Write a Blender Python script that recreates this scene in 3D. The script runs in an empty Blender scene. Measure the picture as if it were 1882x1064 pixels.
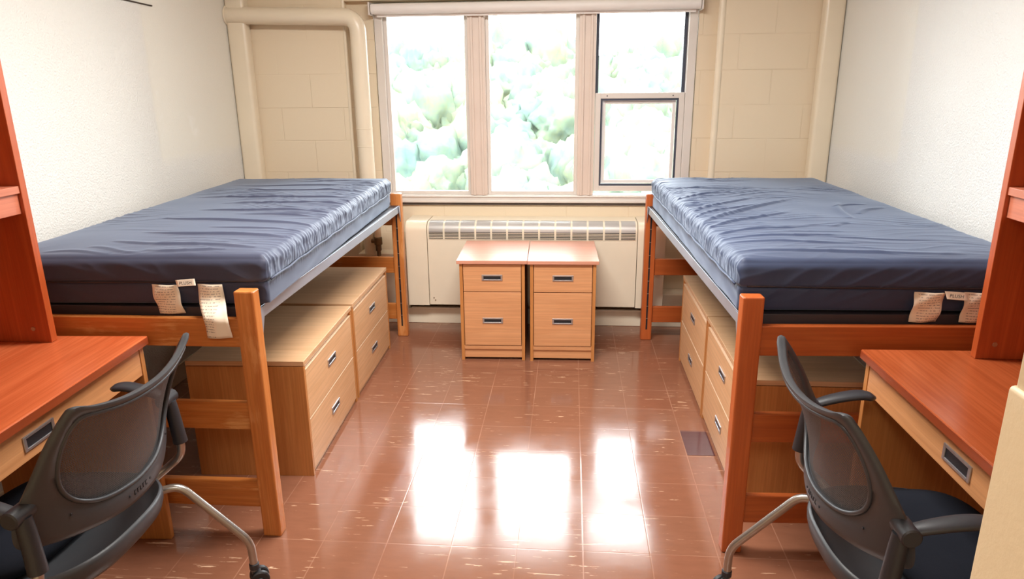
import bpy, bmesh, math, random
from math import sin, cos, pi, radians, sqrt, exp
from mathutils import Vector, Matrix, noise

# ------------------------------------------------------------------ camera
SC = bpy.context.scene
COL = SC.collection
CAM_F, CAM_T, CAM_A, CAM_R, CAM_CX, CAM_CY, CAM_H = 1314.3755, .2921, -.082, -.0098, 941., 546.8652, 1.5482
def cam_dir(x, y, z):
    x, y = x*cos(CAM_R)+y*sin(CAM_R), -x*sin(CAM_R)+y*cos(CAM_R)
    Y = z*cos(CAM_T)-y*sin(CAM_T); Z = -y*cos(CAM_T)-z*sin(CAM_T)
    return Vector((x*cos(CAM_A)+Y*sin(CAM_A), -x*sin(CAM_A)+Y*cos(CAM_A), Z))
cam_data = bpy.data.cameras.new('camera')
cam = bpy.data.objects.new('camera', cam_data); COL.objects.link(cam)
r_, u_, b_ = cam_dir(1, 0, 0), -cam_dir(0, 1, 0), -cam_dir(0, 0, 1)
cam.matrix_world = Matrix(((r_.x, u_.x, b_.x, 0), (r_.y, u_.y, b_.y, 0), (r_.z, u_.z, b_.z, CAM_H), (0, 0, 0, 1)))
cam_data.sensor_width = 36; cam_data.lens = CAM_F/1882*36
cam_data.shift_y = (CAM_CY-532)/1882
cam_data.clip_start = .05; cam_data.clip_end = 1000
SC.camera = cam

# ------------------------------------------------------------------ world, sun, added fill lights, exposure
W = bpy.data.worlds.new('sky'); SC.world = W; W.use_nodes = True
bg = W.node_tree.nodes['Background']
bg.inputs[0].default_value = (.93, .965, 1.0, 1); bg.inputs[1].default_value = 20.0
sun_d = bpy.data.lights.new('sun', 'SUN'); sun_d.energy = 2.0; sun_d.angle = radians(3); sun_d.color = (1, .95, .85)
sun = bpy.data.objects.new('sun', sun_d); COL.objects.link(sun)
sun.rotation_euler = (radians(48), 0, radians(-25))
def area(name, loc, rot, sx, sy, power, color):
    d = bpy.data.lights.new(name, 'AREA'); d.shape = 'RECTANGLE'; d.size = sx; d.size_y = sy
    d.energy = power; d.color = color
    o = bpy.data.objects.new(name, d); COL.objects.link(o); o.location = loc; o.rotation_euler = rot
    return o
portal = area('window_portal', (-.22, 4.80, 1.38), (radians(-90), 0, 0), 2.0, 1.25, 1, (1, 1, 1))
portal.data.cycles.is_portal = True
area('ceiling_fill_light', (-.3, 2.5, 2.52), (0, 0, 0), 1.2, .5, 100, (1, .975, .93))  # added fill above the view, raises the room's overall brightness
area('hall_fill_light', (-.1, -.75, 2.42), (radians(28), 0, 0), .9, .5, 38, (1, .96, .92))  # added fill behind the camera, brightens camera-facing surfaces, no fixture
SC.view_settings.view_transform = 'Standard'; SC.view_settings.look = 'None'
SC.view_settings.gamma = 1; SC.view_settings.use_curve_mapping = False
SC.view_settings.exposure = 0.0

# ------------------------------------------------------------------ materials
def srgb(r, g, b):
    f = lambda c: (c/255/12.92) if c/255 <= .04045 else ((c/255+.055)/1.055)**2.4
    return (f(r), f(g), f(b), 1)
class NT:
    def __init__(s, name):
        s.m = bpy.data.materials.new(name); s.m.use_nodes = True
        s.t = s.m.node_tree; s.b = s.t.nodes['Principled BSDF']; s.out = s.t.nodes['Material Output']
    def n(s, typ, **kw):
        n = s.t.nodes.new(typ)
        for k, v in kw.items(): setattr(n, k, v)
        return n
    def l(s, a, b): s.t.links.new(a, b)
    def coord(s, scale=(1, 1, 1), loc=(0, 0, 0), rot=(0, 0, 0), kind='Object'):
        c = s.n('ShaderNodeTexCoord'); m = s.n('ShaderNodeMapping'); s.l(c.outputs[kind], m.inputs[0])
        m.inputs['Scale'].default_value = scale; m.inputs['Location'].default_value = loc; m.inputs['Rotation'].default_value = rot
        return m.outputs[0]
    def noise(s, vec, scale=5, detail=4, rough=.5, dist=0):
        n = s.n('ShaderNodeTexNoise'); s.l(vec, n.inputs['Vector'])
        n.inputs['Scale'].default_value = scale; n.inputs['Detail'].default_value = detail
        n.inputs['Roughness'].default_value = rough; n.inputs['Distortion'].default_value = dist
        return n.outputs[0]
    def ramp(s, fac, stops):
        n = s.n('ShaderNodeValToRGB'); s.l(fac, n.inputs[0]); e = n.color_ramp.elements
        while len(e) < len(stops): e.new(.5)
        for i, (p, c) in enumerate(stops): e[i].position = p; e[i].color = c
        return n.outputs[0]
    def mix(s, fac, a, b, typ='MIX'):
        n = s.n('ShaderNodeMix', data_type='RGBA', blend_type=typ)
        for sock, v in ((n.inputs[0], fac), (n.inputs[6], a), (n.inputs[7], b)):
            if isinstance(v, (int, float, tuple)): sock.default_value = v
            else: s.l(v, sock)
        return n.outputs[2]
    def math(s, op, a, b=0., c=0.):
        n = s.n('ShaderNodeMath', operation=op)
        for i, v in enumerate((a, b, c)):
            if isinstance(v, (int, float)): n.inputs[i].default_value = v
            else: s.l(v, n.inputs[i])
        return n.outputs[0]
    def bump(s, h, strength=.2, dist=.01):
        n = s.n('ShaderNodeBump'); s.l(h, n.inputs['Height']); n.inputs['Strength'].default_value = strength
        n.inputs['Distance'].default_value = dist; s.l(n.outputs[0], s.b.inputs['Normal']); return n
    def set(s, color=None, rough=None, metal=None, spec=None, coat=None, coat_rough=None, ior=None):
        for k, v in (('Base Color', color), ('Roughness', rough), ('Metallic', metal), ('Specular IOR Level', spec),
                     ('Coat Weight', coat), ('Coat Roughness', coat_rough), ('IOR', ior)):
            if v is None: continue
            if hasattr(v, 'links') or hasattr(v, 'is_output'): s.l(v, s.b.inputs[k])
            else: s.b.inputs[k].default_value = v
        return s.m

def wood(name, dark, light, axis='y', rough=.4, wear=None, fine=1.0, spec=.5):
    k = NT(name)
    sc = {'x': (1.2, 14, 14), 'y': (14, 1.2, 14), 'z': (14, 14, 1.2)}[axis]
    v = k.coord(sc)
    n1 = k.noise(v, 1.6*fine, 5, .6, .8)
    sc2 = tuple(c*6 if c > 5 else c*1.5 for c in sc)
    n2 = k.noise(k.coord(sc2), 1.5*fine, 3, .6)
    c = k.ramp(n1, [(.3, dark), (.72, light)])
    c = k.mix(k.ramp(n2, [(.42, (.35, .35, .35, 1)), (.6, (0, 0, 0, 1))]), c, tuple(x*.72 for x in dark[:3])+(1,))
    if wear:
        w = k.noise(k.coord(tuple(2.2*x for x in sc)), 1.0, 6, .75, .3)
        w2 = k.noise(k.coord((5, 5, 5)), 1., 3)
        f = k.ramp(k.math('MULTIPLY', w, w2), [(.285, (0, 0, 0, 1)), (.36, (.6, .6, .6, 1))])
        c = k.mix(f, c, wear)
    k.set(color=c, rough=rough, spec=spec)
    k.bump(n2, .04, .002)
    return k.m
M = {}
M['bed_y'] = wood('honey_bed_wood_rail', srgb(186, 104, 44), srgb(212, 138, 72), 'x', .36, srgb(232, 176, 112))
M['bed_z'] = wood('honey_bed_wood_post', srgb(190, 108, 48), srgb(214, 140, 76), 'z', .36, srgb(226, 160, 100))
M['bedr_y'] = wood('orange_bed_wood_rail', srgb(168, 80, 34), srgb(188, 98, 46), 'x', .36)
M['bedr_z'] = wood('orange_bed_wood_post', srgb(180, 86, 38), srgb(198, 104, 52), 'z', .36)
M['chest_top'] = wood('beech_laminate_top', srgb(208, 162, 120), srgb(222, 180, 140), 'x', .38)
M['chest_front'] = wood('beech_laminate_front', srgb(216, 168, 122), srgb(230, 186, 144), 'y', .42)
M['chest_side'] = wood('beech_laminate_side', srgb(186, 120, 64), srgb(203, 140, 80), 'z', .42)
M['night_top'] = wood('reddish_laminate_top', srgb(208, 146, 122), srgb(220, 162, 138), 'x', .3)
M['night_front'] = wood('beech_laminate_nightstand', srgb(206, 146, 100), srgb(220, 162, 116), 'x', .42)
M['edge'] = wood('brown_edge_band', srgb(166, 94, 58), srgb(180, 106, 68), 'y', .4)
M['edge_pale'] = wood('pale_edge_band', srgb(224, 190, 156), srgb(234, 204, 172), 'y', .4)
M['desk_top'] = wood('cherry_desktop', srgb(182, 84, 46), srgb(210, 112, 68), 'y', .27, fine=.8)
M['desk_top_r'] = wood('dark_cherry_desktop', srgb(156, 74, 38), srgb(178, 92, 52), 'y', .25, fine=.8)
M['desk_edge'] = wood('cherry_desk_edge', srgb(142, 62, 32), srgb(158, 74, 40), 'y', .35)
M['desk_front'] = wood('maple_drawer_front', srgb(202, 140, 90), srgb(216, 156, 106), 'y', .4)
M['desk_side'] = wood('maple_desk_panel', srgb(192, 126, 66), srgb(206, 142, 80), 'z', .42)
M['hutch'] = wood('cherry_hutch_panel', srgb(168, 74, 34), srgb(190, 94, 48), 'z', .36)
M['hutch_shelf'] = wood('cherry_hutch_shelf', srgb(190, 110, 84), srgb(204, 126, 98), 'y', .34)

def plain(name, col, rough=.5, metal=0, spec=.5, bump=None, var=.06):
    k = NT(name)
    n = k.noise(k.coord((1, 1, 1)), 7, 4)
    c = k.mix(k.ramp(n, [(.3, (0, 0, 0, 1)), (.7, (1, 1, 1, 1))]), tuple(x*(1-var) for x in col[:3])+(1,), tuple(min(1, x*(1+var)) for x in col[:3])+(1,))
    k.set(color=c, rough=rough, metal=metal, spec=spec)
    if bump: k.bump(k.noise(k.coord((1, 1, 1)), bump[0], 3), bump[1], bump[2])
    return k.m
M['silver'] = plain('silver_handle', srgb(186, 186, 190), .32, .85)
M['black_in'] = plain('black_recess', srgb(24, 26, 32), .5)
M['steel'] = plain('grey_steel_rail', srgb(168, 180, 196), .35, .6)
M['tube'] = plain('satin_steel_tube', srgb(176, 172, 166), .3, .9)
M['chrome'] = plain('screw_metal', srgb(170, 165, 160), .3, .9)
M['plastic'] = plain('grey_chair_plastic', srgb(60, 62, 66), .42, bump=(400, .05, .001))
M['plastic_dark'] = plain('dark_chair_plastic', srgb(44, 45, 50), .45)
M['cushion'] = plain('black_seat_fabric', srgb(24, 27, 36), .95, bump=(500, .3, .001), spec=.2)
M['rubber'] = plain('black_caster', srgb(34, 34, 36), .5)
M['cream_metal'] = plain('cream_painted_metal', srgb(234, 222, 200), .34, var=.02)
M['cream_dark'] = plain('grey_louvre_gap', srgb(70, 64, 60), .7)
M['grille'] = plain('grille_plate_grey', srgb(186, 182, 178), .4, .3)
M['alu'] = plain('window_aluminium', srgb(222, 215, 208), .42, .1, var=.03)
M['alu_warm'] = plain('mullion_aluminium', srgb(220, 204, 192), .45, .1, var=.03)
M['gasket'] = plain('dark_window_gasket', srgb(62, 68, 84), .5)
M['blind'] = plain('white_shade_vinyl', srgb(238, 233, 228), .5, var=.02)
M['dark_caulk'] = plain('dark_sill_gap', srgb(88, 78, 72), .8, var=.3)
M['brass'] = plain('tarnished_valve_brass', srgb(120, 100, 76), .45, .6, var=.2)
M['frame_black'] = plain('black_bed_deck', srgb(52, 50, 56), .45)
M['pipe_paint'] = plain('cream_pipe_paint', srgb(232, 218, 194), .3, var=.02)
M['hairline'] = plain('dark_hairline', srgb(60, 50, 45), .6)

def mat_mattress(name, c1, c2):
    k = NT(name)
    n = k.noise(k.coord((3, 3, 3)), 1.5, 3)
    c = k.mix(n, c1, c2)
    k.set(color=c, rough=.58, spec=.32)
    k.b.inputs['Sheen Weight'].default_value = .42; k.b.inputs['Sheen Roughness'].default_value = .42; k.b.inputs['Sheen Tint'].default_value = (.66, .80, 1, 1)
    v = k.noise(k.coord((60, 8, 8)), 1, 3, .5, .4)
    v2 = k.noise(k.coord((1, 1, 1)), 900, 2)
    k.bump(k.math('ADD', k.math('MULTIPLY', v, .5), k.math('MULTIPLY', v2, .12)), .12, .004)
    return k.m
M['matt'] = mat_mattress('navy_vinyl_cover', srgb(56, 59, 78), srgb(63, 67, 88))
M['matt_r'] = mat_mattress('blue_navy_vinyl_cover', srgb(50, 59, 84), srgb(56, 67, 95))
M['zip'] = plain('zip_tape', srgb(50, 46, 54), .6)

def mat_wall_tex(name, c, bs=.8, scale=120):
    k = NT(name)
    n = k.noise(k.coord((1, 1, 1)), 2.0, 3)
    col = k.mix(n, tuple(x*.965 for x in c[:3])+(1,), c)
    tc = k.n('ShaderNodeTexCoord'); sp = k.n('ShaderNodeSeparateXYZ'); k.l(tc.outputs['Object'], sp.inputs[0])
    new = k.math('MULTIPLY', k.ramp(k.math('MULTIPLY', sp.outputs[1], .2), [(.718, (0, 0, 0, 1)), (.722, (1, 1, 1, 1))]), k.ramp(k.math('MULTIPLY', sp.outputs[2], .5), [(.57, (0, 0, 0, 1)), (.60, (1, 1, 1, 1))]))
    # smoother, creamier repainted stretch near the window wall, and scuffed spots where posters hung
    col = k.mix(k.math('MULTIPLY', new, .8), col, tuple(a*b for a, b in zip(c[:3], (.985, .965, .91)))+(1,))
    sp2 = k.ramp(k.noise(k.coord((1, 1, 1), (2, 7, 1)), 3.4, 4, .6), [(.66, (0, 0, 0, 1)), (.72, (.5, .5, .5, 1))])
    col = k.mix(sp2, col, tuple(min(1, x*1.06) for x in c[:3])+(1,))
    k.set(color=col, rough=.42, spec=.45)
    h = k.math('MULTIPLY', k.noise(k.coord((1, 1, 1)), scale, 4, .6), k.math('SUBTRACT', 1., k.math('MULTIPLY', new, .7)))
    k.bump(h, bs, .006)
    return k.m
M['wall_l'] = mat_wall_tex('white_textured_paint', srgb(232, 230, 224))
M['wall_r'] = mat_wall_tex('white_textured_paint_right', srgb(230, 231, 229))
M['ceiling'] = mat_wall_tex('ceiling_paint', srgb(236, 232, 224), .2)
M['jamb'] = mat_wall_tex('cream_jamb_paint', srgb(222, 198, 158), .12, 60)

def mat_block():
    k = NT('cream_painted_block')
    c = k.n('ShaderNodeTexCoord'); s = k.n('ShaderNodeSeparateXYZ'); k.l(c.outputs['Object'], s.inputs[0])
    cb = k.n('ShaderNodeCombineXYZ'); k.l(s.outputs[0], cb.inputs[0]); k.l(s.outputs[2], cb.inputs[1])
    m = k.n('ShaderNodeMapping'); k.l(cb.outputs[0], m.inputs[0]); m.inputs['Location'].default_value = (.02, .02, 0)
    b = k.n('ShaderNodeTexBrick'); k.l(m.outputs[0], b.inputs['Vector'])
    b.inputs['Scale'].default_value = 1; b.inputs['Brick Width'].default_value = .406; b.inputs['Row Height'].default_value = .2035
    b.inputs['Mortar Size'].default_value = .004; b.inputs['Mortar Smooth'].default_value = .6; b.offset = .5
    base = srgb(230, 214, 188)
    n = k.noise(k.coord((1, 1, 1)), 1.5, 3)
    col = k.mix(n, srgb(226, 208, 180), base)
    nm = k.noise(k.coord((1, 1, 1)), 3.0, 2)
    ff = k.math('MULTIPLY', b.outputs['Fac'], k.ramp(nm, [(.40, (.08, .08, .08, 1)), (.62, (1, 1, 1, 1))]))
    col = k.mix(k.math('MULTIPLY', ff, .25), col, srgb(196, 172, 138))
    k.set(color=col, rough=.45, spec=.45)
    h = k.math('SUBTRACT', k.math('MULTIPLY', k.noise(k.coord((1, 1, 1)), 120, 3), .12), ff)
    k.bump(h, .5, .003)
    return k.m
M['block'] = mat_block()

TX, TY, TILE = -.1663, 3.0329, .2286
def mat_floor(name='brown_floor_tile', dark=False):
    k = NT(name)
    c = k.n('ShaderNodeTexCoord'); m = k.n('ShaderNodeMapping'); k.l(c.outputs['Object'], m.inputs[0])
    m.inputs['Location'].default_value = (-TX/TILE, -TY/TILE, 0); m.inputs['Scale'].default_value = (1/TILE, 1/TILE, 1)
    s = k.n('ShaderNodeSeparateXYZ'); k.l(m.outputs[0], s.inputs[0])
    def seam(o):
        f = k.math('FRACT', o); d = k.math('ABSOLUTE', k.math('SUBTRACT', f, .5)); return d
    d = k.math('MAXIMUM', seam(s.outputs[0]), seam(s.outputs[1]))
    line = k.ramp(d, [(.490, (0, 0, 0, 1)), (.495, (1, 1, 1, 1))])
    # tile id for slight per-tile tone and tilt
    fl = k.n('ShaderNodeCombineXYZ'); k.l(k.math('FLOOR', s.outputs[0]), fl.inputs[0]); k.l(k.math('FLOOR', s.outputs[1]), fl.inputs[1])
    wn = k.n('ShaderNodeTexWhiteNoise', noise_dimensions='3D'); k.l(fl.outputs[0], wn.inputs['Vector'])
    if dark: a, b2 = srgb(74, 44, 48), srgb(86, 54, 56)
    else: a, b2 = srgb(120, 78, 58), srgb(142, 95, 73)
    base = k.mix(k.noise(k.coord((6, 22, 6)), 1.5, 5, .65), a, b2)
    base = k.mix(k.math('MULTIPLY', wn.outputs[0], .18), base, srgb(140, 84, 62))
    # pale streak flecks elongated along x
    st = k.noise(k.coord((8, 95, 14)), 1, 5, .62, .5)
    reg = k.noise(k.coord((2.2, 3.4, 1)), 1, 2)
    fl2 = k.ramp(k.math('ADD', st, k.math('MULTIPLY', reg, .25)), [(.775, (0, 0, 0, 1)), (.81, (.8, .8, .8, 1))])
    base = k.mix(fl2 if not dark else 0.0, base, srgb(226, 190, 158))
    dk = k.ramp(k.noise(k.coord((18, 90, 14), (5, 3, 0)), 1, 4, .6, 1.), [(.72, (0, 0, 0, 1)), (.80, (.5, .5, .5, 1))])
    base = k.mix(dk, base, srgb(100, 60, 50))
    lc = k.mix(k.noise(k.coord((4, 4, 4)), 1, 2), srgb(120, 74, 56), srgb(196, 150, 124))
    base = k.mix(k.math('MULTIPLY', line, k.ramp(k.noise(k.coord((2.5, 2.5, 1), (4, 4, 0)), 1, 3), [(.35, (.25, .25, .25, 1)), (.65, (.9, .9, .9, 1))])), base, lc)
    rn = k.noise(k.coord((3.2, 3.2, 1)), 1, 5, .65)
    rough = k.n('ShaderNodeMapRange'); k.l(rn, rough.inputs[0]); rough.inputs[1].default_value = .35; rough.inputs[2].default_value = .7
    rough.inputs[3].default_value = .09; rough.inputs[4].default_value = .19
    k.set(color=base, rough=rough.outputs[0], ior=1.5, spec=.56)
    h = k.math('ADD', k.math('MULTIPLY', k.noise(k.coord((9, 9, 1)), 1, 3), .5), k.math('MULTIPLY', line, -.6))
    k.bump(h, .06, .006)
    return k.m
M['floor'] = mat_floor(); M['floor_dark'] = mat_floor('dark_brown_floor_tile', True)

def mat_glass():
    k = NT('window_glass')
    g = k.n('ShaderNodeBsdfGlossy'); g.inputs['Roughness'].default_value = .02
    t = k.n('ShaderNodeBsdfTransparent'); t.inputs[0].default_value = (.97, .985, .98, 1)
    f = k.n('ShaderNodeFresnel'); f.inputs[0].default_value = 1.45
    mx = k.n('ShaderNodeMixShader'); k.l(f.outputs[0], mx.inputs[0]); k.l(t.outputs[0], mx.inputs[1]); k.l(g.outputs[0], mx.inputs[2])
    k.l(mx.outputs[0], k.out.inputs[0]); return k.m
M['glass'] = mat_glass()
def mat_mesh():
    k = NT('chair_back_netting')
    k.set(color=srgb(82, 80, 80), rough=.6)
    v = k.coord((1, 1, 1)); s = k.n('ShaderNodeSeparateXYZ'); k.l(v, s.inputs[0])
    wz = k.math('SINE', k.math('MULTIPLY', s.outputs[2], 2*pi/.0052))
    wx = k.math('SINE', k.math('MULTIPLY', s.outputs[0], 2*pi/.0040))
    a = k.math('GREATER_THAN', k.math('MAXIMUM', wz, k.math('SUBTRACT', wx, .2)), -.25)
    t = k.n('ShaderNodeBsdfTransparent'); mx = k.n('ShaderNodeMixShader')
    k.l(a, mx.inputs[0]); k.l(t.outputs[0], mx.inputs[1]); k.l(k.b.outputs[0], mx.inputs[2]); k.l(mx.outputs[0], k.out.inputs[0])
    return k.m
M['net'] = mat_mesh()
def mat_tag():
    k = NT('printed_care_label')
    v = k.coord((1, 1, 1)); s = k.n('ShaderNodeSeparateXYZ'); k.l(v, s.inputs[0])
    rows = k.math('GREATER_THAN', k.math('SINE', k.math('MULTIPLY', s.outputs[2], 2*pi/.0085)), .35)
    w = k.math('GREATER_THAN', k.noise(k.coord((230, 1, 110)), 1, 1), .47)
    c0 = k.math('GREATER_THAN', k.noise(k.coord((1, 1, 28), (3, 0, 0)), 1, 1), .40)
    mrg = k.math('LESS_THAN', k.math('ABSOLUTE', s.outputs[0]), .033)
    f = k.math('MULTIPLY', k.math('MULTIPLY', rows, w), k.math('MULTIPLY', c0, mrg))
    k.set(color=k.mix(k.math('MULTIPLY', f, .55), srgb(240, 226, 204), srgb(90, 80, 76)), rough=.7)
    return k.m
M['tag'] = mat_tag()
M['tag_plain'] = plain('blank_label', srgb(240, 226, 206), .7, var=.02)
M['ink'] = plain('label_ink', srgb(60, 56, 58), .7)
def mat_leaf():
    k = NT('forest_leaves')
    n = k.noise(k.coord((1, 1, 1)), .12, 4, .6); n2 = k.noise(k.coord((1, 1, 1)), 1.6, 5, .75)
    c = k.ramp(n, [(.32, srgb(76, 94, 86)), (.5, srgb(85, 96, 77)), (.66, srgb(97, 101, 76))])
    c = k.mix(k.ramp(n2, [(.35, (.5, .5, .5, 1)), (.6, (0, 0, 0, 1))]), c, srgb(66, 84, 84))
    k.set(color=c, rough=.9, spec=.1); return k.m
M['leaf'] = mat_leaf()

# ------------------------------------------------------------------ builders
def obj(name, bm, mats, parent=None, smooth=False, auto=None):
    me = bpy.data.meshes.new(name)
    bmesh.ops.recalc_face_normals(bm, faces=bm.faces[:])
    bm.to_mesh(me); bm.free()
    for m in (mats if isinstance(mats, (list, tuple)) else [mats]): me.materials.append(m)
    if smooth:
        for p in me.polygons: p.use_smooth = True
        if auto is not None:
            me.set_sharp_from_angle(angle=radians(auto))
    o = bpy.data.objects.new(name, me); COL.objects.link(o)
    if parent is not None: o.parent = parent
    return o
def thing(name, label, cat, loc=(0, 0, 0), rz=0, group=None):
    o = bpy.data.objects.new(name, None); COL.objects.link(o); o.location = loc; o.rotation_euler = (0, 0, rz)
    o.empty_display_size = .1
    o['label'] = label; o['category'] = cat
    if group: o['group'] = group
    return o
def tag(o, label, cat, group=None):
    o['label'] = label; o['category'] = cat
    if group: o['group'] = group
    return o
def struct(o): o['kind'] = 'structure'; return o
def box(bm, x0, x1, y0, y1, z0, z1, bev=.0, mi=0, seg=2):
    r = bmesh.ops.create_cube(bm, size=1)
    vs = r['verts']
    for v in vs:
        v.co = Vector(((x0+x1)/2+v.co.x*(x1-x0), (y0+y1)/2+v.co.y*(y1-y0), (z0+z1)/2+v.co.z*(z1-z0)))
    fs = list({f for v in vs for f in v.link_faces})
    for f in fs: f.material_index = mi
    if bev > 0:
        es = list({e for v in vs for e in v.link_edges})
        bmesh.ops.bevel(bm, geom=es, offset=bev, segments=seg, affect='EDGES', profile=.5)
    return bm
def B(*boxes, bev=.0, mi=None):
    bm = bmesh.new()
    for b in boxes: box(bm, *b, bev=bev)
    return bm
def catmull(pts, n=8):
    P = [Vector(p) for p in pts]; out = []
    Q = [2*P[0]-P[1]]+P+[2*P[-1]-P[-2]]
    for i in range(1, len(Q)-2):
        for j in range(n):
            t = j/n; a, b, c, d = Q[i-1], Q[i], Q[i+1], Q[i+2]
            out.append(.5*((2*b)+(c-a)*t+(2*a-5*b+4*c-d)*t*t+(3*b-a-3*c+d)*t**3))
    out.append(P[-1]); return out
def round_poly(pts, r=.04, n=6):
    P = [Vector(p) for p in pts]; out = [P[0]]
    for i in range(1, len(P)-1):
        a, b, c = P[i-1], P[i], P[i+1]
        d1 = (a-b); d2 = (c-b); k = min(r, d1.length*.48, d2.length*.48)
        s, e = b+d1.normalized()*k, b+d2.normalized()*k
        for j in range(n+1):
            t = j/n; out.append(s*(1-t)**2+b*2*t*(1-t)+e*t*t)
    out.append(P[-1]); return out
def sweep(bm, pts, rad, seg=14, ry=None, cap=True, up=Vector((0, 0, 1)), prof=None):
    """circle / ellipse of radius rad (function or number) along pts"""
    rings = []; N = len(pts)
    prev = None
    for i, p in enumerate(pts):
        p = Vector(p)
        t = (Vector(pts[min(i+1, N-1)])-Vector(pts[max(i-1, 0)])).normalized()
        if prev is None:
            a = up if abs(t.dot(up)) < .95 else Vector((1, 0, 0))
            x = t.cross(a).normalized()
        else:
            x = (prev-t*prev.dot(t)).normalized()
        prev = x; y = t.cross(x).normalized()
        s = i/(N-1)
        r = rad(s) if callable(rad) else rad
        r2 = (ry(s) if callable(ry) else ry) if ry is not None else r
        ring = []
        for k in range(seg):
            a = 2*pi*k/seg
            ring.append(bm.verts.new(p+x*cos(a)*r+y*sin(a)*r2))
        rings.append(ring)
    for i in range(N-1):
        for k in range(seg):
            bm.faces.new((rings[i][k], rings[i][(k+1) % seg], rings[i+1][(k+1) % seg], rings[i+1][k]))
    if cap:
        bm.faces.new(rings[0][::-1]); bm.faces.new(rings[-1])
    return bm
def cyl(bm, c, axis, r, h, seg=24, r2=None):
    """cylinder centred at c"""
    a = {'x': Vector((1, 0, 0)), 'y': Vector((0, 1, 0)), 'z': Vector((0, 0, 1))}[axis] if isinstance(axis, str) else Vector(axis)
    c = Vector(c); r2 = r if r2 is None else r2
    b = min(r*.15, h*.2, .004)
    pts = [c-a*h/2, c-a*(h/2-b), c+a*(h/2-b), c+a*h/2]; rs = [r-b, r, r2, r2-b]
    up = Vector((0, 0, 1)) if abs(a.z) < .9 else Vector((1, 0, 0))
    x = a.cross(up).normalized(); y = a.cross(x)
    rings = [[bm.verts.new(p+(x*cos(2*pi*k/seg)+y*sin(2*pi*k/seg))*q) for k in range(seg)] for p, q in zip(pts, rs)]
    for i in range(3):
        for k in range(seg): bm.faces.new((rings[i][k], rings[i][(k+1) % seg], rings[i+1][(k+1) % seg], rings[i+1][k]))
    bm.faces.new(rings[0][::-1]); bm.faces.new(rings[-1]); return bm
def text_mesh(name, s, size, mat, parent, mtx):
    cu = bpy.data.curves.new(name, 'FONT'); cu.body = s; cu.size = size; cu.align_x = 'CENTER'; cu.align_y = 'CENTER'; cu.extrude = .0001
    t = bpy.data.objects.new(name+'_tmp', cu); COL.objects.link(t)
    dg = bpy.context.evaluated_depsgraph_get(); me = bpy.data.meshes.new_from_object(t.evaluated_get(dg))
    bpy.data.objects.remove(t); me.materials.clear(); me.materials.append(mat)
    o = bpy.data.objects.new(name, me); COL.objects.link(o); o.parent = parent; o.matrix_local = mtx
    return o

# ------------------------------------------------------------------ room shell
XL, XR, YS, YB, ZC = -2.11, 1.56, 4.60, 4.68, 2.55
bm = B((-2.4, 1.9, -2.0, 4.95, -.1, 0))
struct(obj('floor', bm, M['floor']))
# darker replacement tile, part of the floor
bm = bmesh.new(); box(bm, TX+3*TILE+.003, TX+3*TILE+.121, TY-TILE+.008, TY+.006, -.001, .0012)
o = obj('floor_patch', bm, M['floor_dark']); struct(o)
struct(obj('wall_left', B((XL-.2, XL, -2.0, 4.95, 0, ZC)), M['wall_l']))
struct(obj('wall_right', B((XR, XR+.2, -2.0, 4.95, 0, ZC)), M['wall_r']))
struct(obj('ceiling', B((XL-.2, XR+.2, -2.0, 4.95, ZC, ZC+.1)), M['ceiling']))
struct(obj('wall_back', B((XL-.2, XR+.2, -2.1, -2.0, 0, ZC)), M['jamb']))
WX0, WX1, WZ0, WZ1 = -1.235, .762, .79, 2.03
BX0, BX1 = -1.40, .885
bm = B((XL, BX0, YS, 4.95, 0, ZC), (BX1, XR, YS, 4.95, 0, ZC),
       (BX0, WX0, YB, 4.95, 0, ZC), (WX1, BX1, YB, 4.95, 0, ZC), (WX0, WX1, YB, 4.95, 0, WZ0), (WX0, WX1, YB, 4.95, WZ1, ZC),
       (BX0, BX1, 4.615, YB, 2.035, ZC))
struct(obj('wall_window', bm, M['block']))
# bullnose strips at the edges of the window bay
for nm, x, r in (('trim_1', BX1, .022), ('trim_2', BX0, .010)):
    bm = bmesh.new(); cyl(bm, (x, YS+r*.6, ZC/2), 'z', r, ZC-.004)
    struct(obj(nm, bm, M['pipe_paint'], smooth=True, auto=40))
# pipe chases in both rear corners
for nm, xa, xb in (('trim_3', XL+.002, XL+.12), ('trim_4', XR-.115, XR-.002)):
    bm = bmesh.new(); box(bm, xa, xb, YS-.09, YS-.001, .002, ZC-.002, bev=.02, seg=4)
    struct(obj(nm, bm, M['pipe_paint'], smooth=True, auto=50))
# partition with the doorway the camera looks through
JX, JY = .392, .62
bm = B((JX+.004, XR, .30, JY, 0, ZC), (XL, -.62, .30, JY, 0, ZC), (-.62, JX+.004, .30, JY, 2.08, ZC), bev=.006)
struct(obj('wall_near', bm, M['jamb'], smooth=True, auto=50))
bm = bmesh.new(); box(bm, JX, JX+.02, .40, JY+.002, .002, 1.287, bev=.005, seg=3)
struct(obj('trim_5', bm, M['jamb'], smooth=True, auto=50))
struct(obj('baseboard_left', B((XL, XL+.012, .63, 4.5, .001, .10), bev=.003), M['cream_metal']))
struct(obj('baseboard_right', B((XR-.012, XR, .63, 4.5, .001, .10), bev=.003), M['cream_metal']))

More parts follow.
